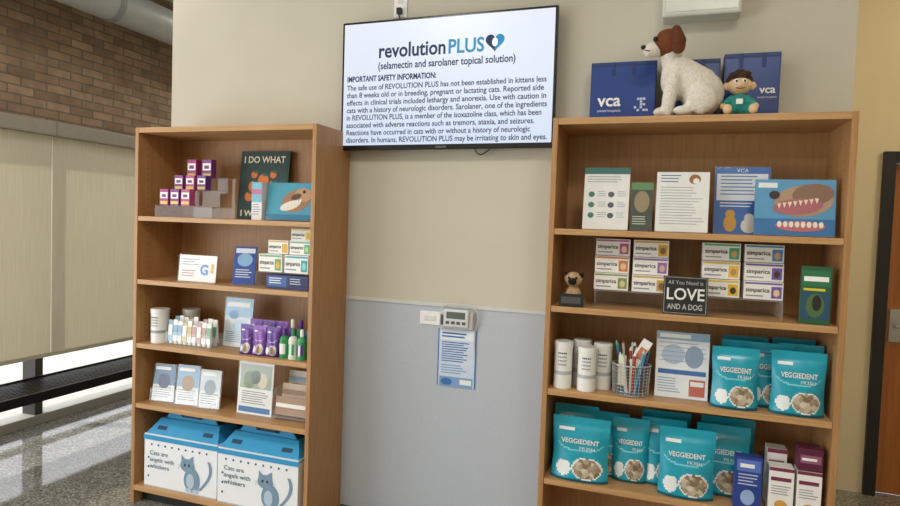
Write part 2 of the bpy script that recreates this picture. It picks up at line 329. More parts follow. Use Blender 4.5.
b.ell(.075,.145,.008,.008,A*5,BLK); b.obj('cover',r)
r,b,w,h=tank('brochure_stack',.69,.75,z,.19,-.27,.08,'#ece6e9',.0); b.rect(-w/2,w/2,.09,h,A,c('#7dbcd0')); b.rect(-w/2,w/2,.13,.155,A*2,c('#c8709a')); b.lines(-w/2+.006,w/2-.006,.08,.02,5,A,GRY); b.obj('stack',r)
# ---- left shelf 2
z=LZ[1]
r,b,w,h=sheet('review_sign',.235,.475,z,.14,-.27,.1); T(r,'G',.045,.04,.075,c('#3f7de0'),-.003,.05,bold=.002); b.lines(-.1,.01,.12,.08,3,A,GRY); b.lines(-.1,.01,.06,.02,3,A,c('#b85a5a')); b.rect(.085,.105,.05,.1,A,c('#d8b040')); b.obj('card',r)
r,b,w,h=sheet('pet_brochure',.575,.69,z,.2,-.25,.2,.3,'#2450a8',.006); b.ell(0,.13,.04,.035,A*2,c('#8fbce8')); b.lines(-.045,.045,.08,.03,4,A,WHT); b.rect(-.05,.05,.165,.19,A,c('#e8eef8')); b.obj('card',r)
r,b,w,h=tank('display_box',.80,1.04,z,.07,-.29,.12,'#27356b'); b.rect(-.11,.0,.012,.06,A,c('#3e64a8')); b.rect(.01,.11,.012,.06,A,c('#1c2a58')); b.lines(-.1,-.02,.055,.02,3,A*2,WHT); b.lines(.02,.1,.055,.02,3,A*2,c('#c8d0e0')); b.obj('box',r,.001)
r=E('acrylic_riser',(.90,-.3,z+.0005)); b=B(); b.box(-.155,.155,.0,.2,.078,.082,AE); b.box(-.155,-.152,0,.2,0,.078,AE); b.box(.152,.155,0,.2,0,.078,AE); b.obj('steps',r)
def hbox(r,b,x,y,z,w,h,d,acc,acc2='#e8b23a'):
    b.box(x,x+w,y,y+d,z,z+h,c('#f2f0ea',.45)); b.rect(x+w*.03,x+w*.97,z+h*.85,z+h*.95,y-.0006,c(acc,.4)); b.rect(x+w*.7,x+w*.96,z+h*.1,z+h*.75,y-.0006,c(acc,.45)); b.ell(x+w*.83,z+h*.4,w*.08,h*.2,y-.0012,c(acc2,.5),12)
    b.rect(x+w*.06,x+w*.5,z+h*.16,z+h*.24,y-.0006,GRY)
    T(r,'simparica',x+w*.05,z+h*.42,h*.34,c('#39303c',.5),y-.0012,w*.6,'LEFT',.0004)
r=E('medicine_boxes',(.90,-.3,z)); b=B()
hbox(r,b,-.145,.01,.083,.135,.088,.09,'#7aa86a'); hbox(r,b,.005,.01,.083,.135,.088,.09,'#3fa0ac','#8fd4cc')
hbox(r,b,-.105,.03,.1735,.115,.068,.08,'#d9b24a'); hbox(r,b,.02,.03,.1735,.118,.068,.08,'#4ab09a','#c8d860'); hbox(r,b,.02,.04,.242,.118,.06,.07,'#d9d24a','#e8b23a'); b.obj('cartons',r,.001)
# ---- left shelf 3
z=LZ[2]
def canister(name,x,y,z,r0,h,band='#9aa3ac',lid='#eaeae6'):
    r=E(name,(x,y,z+.0005)); b=B(); m=c('#ececE7',.35); bm=c(band,.4); lm=c(lid,.35)
    b.lathe(0,0,[(0,0,m),(r0*.97,0,m),(r0,.004,m),(r0,h*.3,bm),(r0,h*.38,m),(r0,h*.86,m),(r0*1.0,h*.86,lm),(r0*1.05,h*.865,lm),(r0*1.05,h*.99,lm),(r0*.98,h,lm),(0,h,lm)],m)
    b.obj('tub',r); 
    b=B(); 
    for k in range(4):
        for i in range(5):
            a=-math.pi/2-.45+i*.2; a2=a+.15; R=r0+.0006; zz=h*(.5+.08*k)
            b.add([(R*math.cos(a),R*math.sin(a),zz),(R*math.cos(a2),R*math.sin(a2),zz),(R*math.cos(a2),R*math.sin(a2),zz+h*.035),(R*math.cos(a),R*math.sin(a),zz+h*.035)],[(0,1,2,3)],INK if k==3 else GRY)
    b.obj('label',r); return r
canister('supplement_canister',.11,-.26,z,.046,.185); canister('supplement_canister',.2,-.125,z,.045,.175,'#7fae5a')
r=E('toothpaste_display',(.315,-.285,z+.0005)); b=B()
b.rect(-.145,.145,0,.07,0,AC); b.box(-.145,-.142,0,.1,0,.07,AE); b.box(.142,.145,0,.1,0,.07,AE); b.box(-.145,.145,0,.1,0,.003,AE); b.rect(-.145,.145,0,.09,.1,AC); b.obj('tray',r)
b=B(); cs=['#7fae92','#cdbb8c','#c59a92','#86b0c8','#a8c08c','#efefe9']
for k in range(9):
    x=-.125+k*.0312; hh=random.uniform(.11,.14); m=c(random.choice(cs[:5]),.35)
    for j in (0,1):
        yy=.022+.045*j; h2=hh+.015*j
        vs=[(x-.013,yy-.012,.02),(x+.013,yy-.012,.02),(x+.013,yy+.012,.02),(x-.013,yy+.012,.02),(x-.014,yy-.002,h2),(x+.014,yy-.002,h2),(x+.014,yy+.002,h2),(x-.014,yy+.002,h2)]
        b.add(vs,[(0,1,5,4),(1,2,6,5),(2,3,7,6),(3,0,4,7),(4,5,6,7)],WHT if k%3 else m); b.tube((x,yy,.004),(x,yy,.02),.011,WHT,12)
        b.add([(x-.0125,yy-.0105,.05),(x+.0125,yy-.0105,.05),(x+.014,yy-.006,.105),(x-.014,yy-.006,.105)],[(0,1,2,3)],m if k%3 else WHT)
b.obj('tubes',r)
r,b,w,h=sheet('dental_brochure',.455,.63,z,.26,-.18,.12,.0,'#e0e8f0'); b.rect(-w/2,w/2,h*.62,h,A,c('#9cc6e6')); b.rect(-w/2+.01,w/2-.02,h*.82,h*.92,A*2,WHT); b.ell(.02,.11,.05,.035,A*2,c('#b8d4ea')); b.lines(-w/2+.015,w/2-.015,.08,.02,6,A,c('#6f8fb0')); b.ell(-.03,.17,.03,.022,A*3,c('#5a90c8')); b.obj('sheet',r)
def bottle(b,x,y,r0,h,body,cap,lab):
    m=c(body,.3);cm=c(cap,.35)
    b.lathe(x,y,[(0,0,m),(r0,0,m),(r0,h*.62,m),(r0*.75,h*.72,m),(r0*.38,h*.76,cm),(r0*.42,h*.78,cm),(r0*.42,h*.97,cm),(r0*.3,h,cm),(0,h,cm)],m,16)
    R=r0+.0008
    for i in range(6):
        a=-math.pi/2-.75+i*.25;a2=a+.25
        b.add([(x+R*math.cos(a),y+R*math.sin(a),h*.15),(x+R*math.cos(a2),y+R*math.sin(a2),h*.15),(x+R*math.cos(a2),y+R*math.sin(a2),h*.5),(x+R*math.cos(a),y+R*math.sin(a),h*.5)],[(0,1,2,3)],c(lab,.4) if i not in(2,3) else c('#f0eaf6',.4))
r=E('spray_bottles',(.965,-.25,z+.0005)); b=B()
for k in range(3): bottle(b,-.055+k*.05,-.03,.024,.15,['#2e8f4f','#e4e8e0','#39a065'][k],['#5b2f8c','#2e8f4f','#eeeeee'][k],['#e8e8e0','#3fa85f','#5b2f8c'][k])
for k in range(3): bottle(b,-.055+k*.05,.04,.024,.185,['#6a48a0','#2e8f4f','#2c6fa0'][k],['#eeeeee','#50298a','#2e8f4f'][k],'#dfe8d8')
b.obj('bottles',r)
# ---- left shelf 4
z=LZ[3]
for (x0,x1,hh,a_,b2) in((.065,.2,.2,'#5c7fa4','#2c4468'),(.225,.36,.21,'#8fafd0','#a88a6c'),(.377,.5,.2,'#cdd6de','#8e9aa4')):
    r,b,w,h=sheet('brochure_holder',x0,x1,z,hh,-.26,.13,.1,'#e6e8ea',.012); b.rect(-w/2,w/2,h*.45,h,A,c(a_)); b.ell(.0,h*.55,w*.28,h*.2,A*2,c(b2)); b.lines(-w/2+.01,w/2-.01,h*.38,h*.08,5,A,GRY); b.rect(-w/2+.01,w/2-.03,h*.85,h*.93,A*2,WHT)
    b.rect(-w/2-.003,w/2+.003,0.004,h*.35,-.018,AC); b.obj('brochures',r)
r,b,w,h=sheet('wellness_sign',.61,.82,z,.27,-.25,.08); b.rect(-w/2+.01,w/2-.01,h*.5,h*.95,A,c('#aab5a6')); b.ell(-.04,h*.66,.035,.045,A*2,c('#7d8d6f')); b.ell(.04,h*.66,.03,.04,A*2,c('#e0d2bc')); b.ell(0,h*.72,.03,.035,A*3,c('#5a6858')); b.lines(-.08,.08,h*.44,h*.18,6,A,INK,.25); b.rect(-w/2+.01,w/2-.01,.012,.04,A,c('#4f7fb8')); b.obj('sheet',r)
r=E('brochure_tray',(.945,-.28,z+.0005)); b=B()
for k in range(3):
    yy=.0+k*.055; zz=.05+k*.055
    b.rect(-.1,.1,0,zz,yy,AC); b.box(-.1,.1,yy,yy+.055,zz*.35,zz*.35+.003,AE)
    b.box(-.092,.092,yy+.02,yy+.026,.03+k*.03,.12+k*.055,c(['#a88a72','#d8c4ac','#f0ece4'][k],.5),Matrix.Rotation(-.15,3,'X')); b.box(-.085,.085,yy+.014,yy+.0165,zz+.02,zz+.04,c(['#f0ece4','#9a7c66','#8fafbf'][k],.5),Matrix.Rotation(-.15,3,'X'))
b.box(-.103,-.1,0,.17,0,.16,AE); b.box(.1,.103,0,.17,0,.16,AE); b.obj('tiers',r)
# ---- cat carriers
def catbox(x0,x1,y,rz):
    w=x1-x0; d=.26; h=.285; top=.37; r=E('cat_carrier_box',((x0+x1)/2,y,.1005),rz); wm=c('#eff1f3',.5,var=.01); bm=c('#2f96c8',.45,var=.02)
    b=B(); b.box(-w/2,w/2,0,d,0,h,wm)
    F=.28
    vs=[(-w/2-.003,-.003,h-.012),(w/2+.003,-.003,h-.012),(w/2+.003,d+.003,h-.012),(-w/2-.003,d+.003,h-.012),(-w/2+.045,d*F,top-.015),(w/2-.045,d*F,top-.015),(w/2-.045,d*.6,top-.015),(-w/2+.045,d*.6,top-.015)]
    b.add(vs,[(0,1,5,4),(1,2,6,5),(2,3,7,6),(3,0,4,7),(4,5,6,7)],bm)
    for y0 in (d*.33,d*.37):
        b.poly([(-w*.36,top-.016),(w*.36,top-.016),(w*.27,top+.05),(-w*.27,top+.05)],y0,bm)
    b.rect(-w/2-.0035,w/2+.0035,h-.03,h-.005,-.0035,bm); b.obj('carton',r)
    b=B(); dk=c('#12415e',.6)
    b.rect(-.06,.06,top+.0,top+.03,d*.33-.001,dk); b.ell(-.06,top+.015,.015,.015,d*.33-.001,dk); b.ell(.06,top+.015,.015,.015,d*.33-.001,dk)
    for sx in(-.15,.15):
        P=[]
        for (u,v) in((-.03,.4),(.03,.4),(.03,.6),(-.03,.6)): P.append((sx+u,-.003+v*(d*F+.003)-.0015,h-.012+v*(top-.015-h+.012)+.001))
        b.add(P,[(0,1,2,3)],dk)
    for k in range(9): b.ell(-w/2+.05+k*.045,h-.055,.006,.006,-.0015,dk,10)
    for k in range(3): b.ell(-w/2+.03,h*.2+k*.05,.006,.006,-.0015,dk,10)
    cm=c('#7b97ae',.5); cl=c('#3d5a72',.5); X=w*.17
    b.ell(X,.075,.052,.065,-.0015,cm,24); b.ell(X-.03,.15,.045,.036,-.002,cm,24)
    b.poly([(X-.07,.16),(X-.04,.18),(X-.068,.205)],-.0022,cm); b.poly([(X-.022,.185),(X+.01,.165),(X+.008,.205)],-.0022,cm)
    P=[]; 
    for i in range(13): a=i/12; P.append((X+.04+.07*math.sin(a*2.2),.03+.16*a))
    for i in range(12): b.poly([P[i],(P[i][0]+.018,P[i][1]),(P[i+1][0]+.018,P[i+1][1]),P[i+1]],-.0019,cm)
    b.ell(X-.045,.152,.006,.008,-.0026,BLK,10); b.ell(X-.018,.152,.006,.008,-.0026,BLK,10); b.ell(X-.031,.138,.005,.003,-.0026,c('#c08080'),8)
    for sg in(-1,1):
        for k in(-1,0,1): b.poly([(X-.031+sg*.018,.138+k*.002),(X-.031+sg*.06,.138+k*.01),(X-.031+sg*.06,.1395+k*.01)],-.0027,cl)
    b.ell(X-.02,.02,.02,.011,-.0026,c('#b9ccdb')); b.ell(X+.025,.02,.02,.011,-.0026,c('#b9ccdb')); b.ell(X-.01,.07,.025,.04,-.0024,c('#b9ccdb')); b.rect(-w/2,w/2,.0,.006,-.0015,c('#b9c4cc'))
    b.obj('printing',r)
    for i,s in enumerate(('Cats are','angels with','whiskers')): T(r,s,-w*.42,.175-i*.036,.034,cl,-.0025,[.12,.16,.13][i],'LEFT')
catbox(.07,.545,-.315,.0); catbox(.56,1.035,-.325,.0)
# ---------------------------------------------------------------- right case top
z=H
for (x0,x1,hh,yy,tx) in((2.335,2.61,.275,-.11,1),(2.64,2.86,.27,-.11,0),(2.875,3.085,.285,-.11,2)):
    r,b,w,h=tank('tote_bag',x0,x1,z,hh,yy,.07,'#1d3a78'); b.rect(-w/2+.006,w/2-.006,.006,h-.02,A,c('#21428a',.3)); b.rect(-w/2,w/2,h-.018,h-.012,A*1.4,c('#16306a')); 
    b.box(-.05,-.035,-.003,.0,h-.06,h-.001,c('#18336e')); b.box(.035,.05,-.003,.0,h-.06,h-.001,c('#18336e'))
    if tx==1: 
        for i in range(5):
            for j in range(5):
                if random.random()>.4: b.rect(.05+i*.012,.06+i*.012,.06+j*.012,.07+j*.012,A*2,c('#c8d4ec'))
    b.obj('fabric',r,.004)
    if tx==1: T(r,'vca',-.055,.085,.075,WHT,-.0035,.1,bold=.0015); T(r,'animal hospitals',-.055,.06,.015,WHT,-.0035,.1)
    if tx==2: T(r,'vca',.06,.12,.045,WHT,-.0035,.06,bold=.001); T(r,'animal hospitals',.06,.1,.012,WHT,-.0035,.07)
def dogmat(name,spots,base='#ebe4d8',col='#7a4526'):
    m,nt,b=newmat(name); tc=nt.nodes.new('ShaderNodeTexCoord')
    n=nt.nodes.new('ShaderNodeTexNoise'); n.inputs['Scale'].default_value=160; nt.links.new(tc.outputs['Object'],n.inputs['Vector'])
    n2=nt.nodes.new('ShaderNodeTexNoise'); n2.inputs['Scale'].default_value=35; nt.links.new(tc.outputs['Object'],n2.inputs['Vector'])
    base_=ramp(nt,[(.3,'#d6cdbd'),(.6,base)]) if base=='#ebe4d8' else ramp(nt,[(.3,base),(.6,base)])
    nt.links.new(n.outputs['Fac'],base_.inputs[0]); cur=base_.outputs[0]
    for (p,rad,cc) in spots:
        d=nt.nodes.new('ShaderNodeVectorMath'); d.operation='DISTANCE'; nt.links.new(tc.outputs['Object'],d.inputs[0]); d.inputs[1].default_value=p
        ad=nt.nodes.new('ShaderNodeMath'); ad.operation='MULTIPLY_ADD'; nt.links.new(n2.outputs['Fac'],ad.inputs[0]); ad.inputs[1].default_value=.012; nt.links.new(d.outputs['Value'],ad.inputs[2])
        ls=nt.nodes.new('ShaderNodeMapRange'); nt.links.new(ad.outputs[0],ls.inputs['Value']); ls.inputs['From Min'].default_value=rad+.004; ls.inputs['From Max'].default_value=rad+.009; ls.inputs['To Min'].default_value=1; ls.inputs['To Max'].default_value=0
        mx=nt.nodes.new('ShaderNodeMix'); mx.data_type='RGBA'; nt.links.new(ls.outputs[0],mx.inputs['Factor']); nt.links.new(cur,mx.inputs['A']); mx.inputs['B'].default_value=lin(cc); cur=mx.outputs['Result']
    nt.links.new(cur,b.inputs['Base Color']); b.inputs['Roughness'].default_value=.95
    bp=nt.nodes.new('ShaderNodeBump'); bp.inputs['Strength'].default_value=1; bp.inputs['Distance'].default_value=.006; nt.links.new(n.outputs['Fac'],bp.inputs['Height']); nt.links.new(bp.outputs['Normal'],b.inputs['Normal'])
    return m
dg=E('plush_dog',(2.722,-.225,z+.006)); dg.scale=(.92,.92,.94)
bm=dogmat('plush_white_fur',[])
P=[('e',(-.03,0,.165),(.072,.068,.088)),('e',(.075,0,.1),(.09,.078,.095)),('c',(-.03,0,.2),(.06,0,.135),.07,.08),('c',(-.03,0,.2),(-.06,0,.275),.06,.05)]
for s in(-1,1):
    P+=[('c',(-.045,s*.045,.16),(-.062,s*.05,.07),.036,.03),('c',(-.062,s*.05,.07),(-.068,s*.05,.022),.029,.027),('e',(-.09,s*.05,.02),(.036,.027,.02)),
        ('e',(.07,s*.065,.07),(.062,.035,.065)),('c',(.03,s*.08,.045),(.07,s*.075,.03),.028,.03),('e',(.0,s*.082,.02),(.045,.025,.02))]
P+=[('c',(.12,.04,.06),(.13,.07,.12),.016,.01)]
blob('body',P,bm,dg,.005,3)
hm=dogmat('plush_head_fur',[((-.06,-.02,.335),.085,'#74401f'),((-.14,-.02,.355),.024,'#ebe4d8'),((-.158,-.05,.28),.036,'#ebe4d8')])
blob('head',[('e',(-.075,-.01,.32),(.07,.064,.062)),('c',(-.1,-.02,.305),(-.15,-.045,.285),.042,.03),('e',(-.155,-.047,.288),(.022,.026,.019))],hm,dg,.005,3)
em=c('#5f3219',.95,bump=.6,scale=120)
blob('ear_near',[('c',(-.045,-.058,.36),(-.03,-.08,.31),.022,.028),('e',(-.033,-.083,.288),(.03,.011,.034))],em,dg,.004,3)
blob('ear_far',[('c',(-.08,.04,.365),(-.105,.055,.335),.02,.02)],em,dg,.004,3)
b=B(); b.sphere((-.178,-.057,.297),(.012,.014,.01),BLK); b.sphere((-.13,-.066,.328),.0095,c('#1a1008',.1)); b.sphere((-.135,.012,.335),.0095,c('#1a1008',.1)); b.tube((-.172,-.064,.283),(-.15,-.08,.274),.002,BLK); b.obj('nose_and_eyes',dg)
mk=E('plush_doll',(2.925,-.23,z+.001)); sk=c('#ddbb94',.9,bump=.4,scale=80); sb=c('#2a8a80',.85,bump=.4,scale=60); hr=c('#3d2718',.95,bump=.8,scale=90)
blob('head',[('e',(0,0,.13),(.045,.04,.04)),('e',(-.048,0,.125),(.014,.008,.016)),('e',(.048,0,.125),(.014,.008,.016)),('e',(0,-.035,.122),(.009,.01,.008))],sk,mk,.004,3)
blob('hair',[('e',(0,.008,.147),(.05,.043,.035)),('e',(-.025,-.02,.165),(.018,.018,.012)),('e',(.02,-.022,.167),(.02,.018,.012)),('e',(0,0,.178),(.022,.02,.014))],hr,mk,.004,3)
blob('scrubs',[('e',(0,0,.055),(.036,.03,.042)),('c',(-.028,-.005,.075),(-.052,-.02,.05),.015,.014),('c',(.028,-.005,.075),(.052,-.02,.05),.015,.014),('c',(-.02,-.01,.025),(-.042,-.06,.018),.02,.017),('c',(.02,-.01,.025),(.042,-.06,.018),.02,.017)],sb,mk,.004,3)
blob('hands_and_feet',[('e',(-.058,-.028,.042),(.013,.013,.013)),('e',(.058,-.028,.042),(.013,.013,.013)),('e',(-.045,-.078,.022),(.017,.014,.02)),('e',(.045,-.078,.022),(.017,.014,.02))],sk,mk,.004,2)
b=B(); 
for s in(-1,1): b.sphere((s*.015,-.036,.138),(.008,.005,.009),WHT); b.sphere((s*.015,-.041,.137),(.004,.003,.005),BLK)
for i in range(6):
    a=-.9+i*.3; a2=a+.3; b.tube((.02*math.sin(a),-.0405,.118-.01*math.cos(a)),(.02*math.sin(a2),-.0405,.118-.01*math.cos(a2)),.0018,c('#8a2a20',.6),6)
b.box(-.012,.012,-.034,-.03,.05,.07,WHT); b.obj('face_and_badge',mk)
# ---- right shelf 1
z=RZ[0]
r,b,w,h=sheet('health_chart',2.343,2.528,z,.262,-.26,.12); b.rect(-w/2,w/2,h*.9,h,A,c('#2f6f68')); b.lines(-.08,.08,h*.86,h*.74,3,A,GRY,.25)
for i in range(3):
    for j in range(2): b.ell(-.06+j*.08,h*(.57-i*.17),.013,.012,A*1.5,c(['#3f7f78','#555a60'][j]),12); b.lines(-.035+j*.08,.005+j*.075,h*(.62-i*.17),h*(.52-i*.17),3,A,GRY,.25)
b.obj('sheet',r)
r,b,w,h=sheet('pet_brochure',2.537,2.622,z,.2,-.26,.12,.0,'#3d4b44',.012); b.ell(0,.12,.03,.045,A*2,c('#9a8a68')); b.lines(-.035,.035,.06,.02,4,A,c('#d8d8c8')); b.rect(-w/2,w/2,h*.85,h,A,c('#5f8f5a')); b.obj('brochures',r)
r,b,w,h=sheet('dog_info_sheet',2.635,2.835,z,.245,-.26,.1); b.ell(.045,h*.88,.022,.02,A*1.5,c('#a8683a')); b.ell(.05,h*.85,.012,.012,A*2,WHT); b.lines(-.085,.01,h*.95,h*.8,3,A,c('#4a6fa0'),.3); b.lines(-.085,.085,h*.75,h*.1,14,A,c('#aeb2b8'),.25); b.obj('sheet',r)
r,b,w,h=sheet('adoption_poster',2.86,3.065,z,.275,-.17,.1,0,'#3a70bc'); b.rect(-w/2+.008,w/2-.008,h*.5,h*.9,A,c('#eaf0f9')); b.lines(-.08,.08,h*.87,h*.55,6,A*2,c('#5f86c4'),.3); b.lines(-.08,.08,h*.47,h*.38,2,A,WHT)
b.ell(-.04,h*.16,.024,.034,A*2,c('#d8a23a')); b.ell(-.04,h*.3,.018,.017,A*3,c('#d8a23a')); b.ell(.03,h*.13,.03,.03,A*2,c('#e8e4dc')); b.ell(.03,h*.25,.018,.017,A*3,c('#e8e4dc')); b.obj('sheet',r); T(r,'VCA',-.0,h*.92,.022,WHT,-.003)
r,b,w,h=sheet('dental_poster',2.998,3.27,z,.215,-.29,.12,0,'#3f8cc0',.012); b.rect(-w/2,w/2,h*.0,h*.3,A,c('#2f74b0')); b.rect(-w/2,w/2,h*.3,h,A,c('#5a9ec8')); b.ell(.03,h*.62,.1,.06,A*2,c('#b8967a'),24,.1); b.ell(.06,h*.74,.07,.04,A*3,c('#8d6a54'),20,.1); b.ell(.01,h*.52,.085,.03,A*4,c('#b86a74'),24,.1); b.ell(-.07,h*.72,.018,.016,A*5,c('#2a1c18'))
for k in range(8): b.poly([(-.06+k*.018,h*.57+k*.003),(-.046+k*.018,h*.57+k*.003),(-.053+k*.018,h*.47+k*.003)],A*6,c('#f0e6c8'))
b.ell(.02,h*.17,.085,.02,A*3,c('#c9707a')); 
for k in range(8): b.ell(-.05+k*.02,h*.2,.008,.012,A*5,c('#f4efdc'),10)
b.rect(-w/2+.01,-.06,h*.85,h*.94,A*2,WHT); b.obj('cover',r)
# ---- right shelf 2
z=RZ[1]
p=E('pug_figurine',(2.32,-.27,z+.0045)); pm=dogmat('pug_fur',[((-.0,-.06,.098),.024,'#1c1614'),((-.035,-.01,.128),.014,'#1c1614'),((.035,-.01,.128),.014,'#1c1614')],'#c4a078')
blob('figure',[('e',(0,0,.04),(.034,.032,.042)),('e',(0,-.012,.108),(.036,.032,.032)),('e',(0,-.038,.1),(.02,.014,.016)),('c',(-.014,-.02,.055),(-.018,-.04,.012),.012,.012),('c',(.014,-.02,.055),(.018,-.04,.012),.012,.012),('e',(-.034,-.01,.125),(.01,.008,.014)),('e',(.034,-.01,.125),(.01,.008,.014)),('e',(-.03,.0,.018),(.018,.026,.018)),('e',(.03,.0,.018),(.018,.026,.018))],pm,p,.004,2)
b=B(); b.sphere((-.015,-.042,.115),.006,BLK); b.sphere((.015,-.042,.115),.006,BLK); b.sphere((0,-.053,.106),(.006,.004,.004),BLK); b.obj('eyes_and_nose',p)
b=B(); b.box(-.05,.05,-.062,-.05,-.003,.05,BLK); b.rect(-.04,.04,.01,.038,-.0625,c('#4a4a48')); b.obj('name_plate',p)
def stack(xc,y,cols,name='medicine_boxes',w=.14,gap=.155):
    r=E('acrylic_riser',(xc,y,z+.0005)); b=B(); b.box(-.145,.145,0,.16,.068,.072,AE); b.box(-.145,-.142,0,.16,0,.068,AE); b.box(.142,.145,0,.16,0,.068,AE); b.rect(-.145,.145,0,.068,0,AC); b.obj('steps',r)
    r=E(name,(xc,y,z)); b=B()
    for i in range(3):
        for j in range(2): hbox(r,b,-.15+j*gap,.015+.012*i,.0735+i*.0722,w,.07,.1,cols[i][j][0],cols[i][j][1])
    b.obj('cartons',r,.001)
stack(2.55,-.25,[[('#8a9a5a','#d8c898'),('#d0a84a','#8a6a4a')],[('#d87a4a','#d8c898'),('#9a6ab0','#d0b090')],[('#b05a90','#e8c8a0'),('#d8a83a','#8a6a4a')]])
stack(2.975,-.25,[[('#e8c03a','#4a3a30'),('#7a5aaa','#f0d090')],[('#e8c03a','#c09060'),('#7a5aaa','#4a3a30')],[('#4aaa7a','#d0a070'),('#4a8ac0','#d0a070')]])
r,b,w,h=sheet('chalkboard_sign',2.68,2.845,z,.15,-.32,.1,.0,'#18191b',.008,False); m=c('#b9b9b4',.7)
b.rect(-w/2+.004,w/2-.004,.004,.0055,A,m); b.rect(-w/2+.004,w/2-.004,h-.0055,h-.004,A,m); b.rect(-w/2+.004,-w/2+.0055,.004,h-.004,A,m); b.rect(w/2-.0055,w/2-.004,.004,h-.004,A,m); b.obj('board',r)
T(r,'All You Need is',0,.118,.022,m,-.002,.13); T(r,'LOVE',0,.058,.065,c('#e8e8e2'),-.002,.14,bold=.001); T(r,'AND A DOG',0,.02,.03,m,-.002,.13,bold=.0006)
r,b,w,h=tank('treatment_box',3.165,3.265,z,.215,-.31,.045,'#1f5a3a',-.15); b.rect(-w/2+.004,w/2-.004,.02,.12,A,c('#244a66')); b.ell(0,.07,.03,.045,A*2,c('#4a6a3a')); b.ell(.005,.08,.015,.03,A*3,c('#1c1a18')); b.rect(-w/2+.004,w/2-.004,.14,.2,A,c('#2b6e46')); b.rect(-.04,.04,.16,.178,A*2,WHT); b.rect(-.04,.03,.125,.134,A*2,c('#d8c83a')); b.obj('box',r,.001)
# ---- right shelf 3
z=RZ[2]
for (x,y,h) in((2.292,-.28,.2),(2.36,-.2,.2),(2.392,-.285,.185),(2.45,-.215,.195)): canister('supplement_canister',x,y,z,.038,h,'#b9bcc0')
cp=E('mesh_pen_cup',(2.57,-.255,z+.0005)); b=B(); wm=c('#c4c8ca',.35,.6)
for k in range(24):
    a=2*math.pi*k/24; b.tube((.07*math.cos(a),.06*math.sin(a),.003),(.077*math.cos(a),.066*math.sin(a),.125),.0013,wm,5)
for k in range(10):
    zz=.003+k*.0135; R=.07+.007*k/9
    for i in range(24):
        a=2*math.pi*i/24;a2=2*math.pi*(i+1)/24; b.tube((R*math.cos(a),R*.86*math.sin(a),zz),(R*math.cos(a2),R*.86*math.sin(a2),zz),.0013 if k<9 else .004,wm,5)
b.lathe(0,0,[(0,.002),(.068,.002)],wm); b.obj('mesh',cp)
b=B(); pc=['#2f6ab0','#e8e8e4','#c03a3a','#3a9a5a','#d8d8d2','#e6e2da','#5aa8c8','#e8e8e4','#40464c','#d8d8d2']
for k in range(16):
    a=2*math.pi*k/16*2.4; R=.045*random.uniform(.3,1); m=c(pc[k%10],.35); p0=(R*.6*math.cos(a),R*.6*math.sin(a),.006); p1=(R*1.5*math.cos(a),R*1.2*math.sin(a),random.uniform(.14,.21)); b.tube(p0,p1,.0055,m,8); v=Vector(p1); dd=(v-Vector(p0)).normalized(); b.tube(v,v+dd*.015,.0058,c(pc[(k+3)%10],.35),8,.002)
R_=Matrix.Rotation(.5,3,'Y'); b.box(.015,.055,-.02,-.008,.12,.235,WHT,R_); b.box(.022,.05,-.022,-.0205,.15,.2,c('#d0805a'),R_); b.box(-.05,-.02,-.03,-.015,.04,.16,c('#e9e2c8'))
b.obj('pens',cp)
r,b,w,h=sheet('dental_care_poster',2.665,2.868,z,.268,-.25,.1,0,'#eff3f7'); b.rect(-w/2,w/2,h*.88,h,A,c('#8fb6d4')); b.ell(-.035,h*.66,.045,.04,A*1.5,c('#b4c4d6')); b.ell(.045,h*.64,.035,.045,A*1.5,c('#8ea4be')); b.lines(-.09,.09,h*.84,h*.5,5,A*2,c('#7f9fc0'),.12); b.rect(-w/2+.01,w/2-.01,h*.36,h*.43,A,c('#3a6fb0')); b.lines(-.09,.0,h*.3,h*.06,6,A,c('#7f9fc0'),.3); b.rect(.03,.09,h*.05,h*.3,A,c('#c8685a')); b.rect(.035,.085,h*.2,h*.27,A*2,WHT); b.rect(-.09,.03,h*.91,h*.97,A*2,WHT); b.obj('sheet',r)
TL=c('#1f9fb6',.28,var=.08,scale=18); TD=c('#0c6076',.35); TLT=c('#7fcfdc',.35); PW=c('#e8ecea',.35)
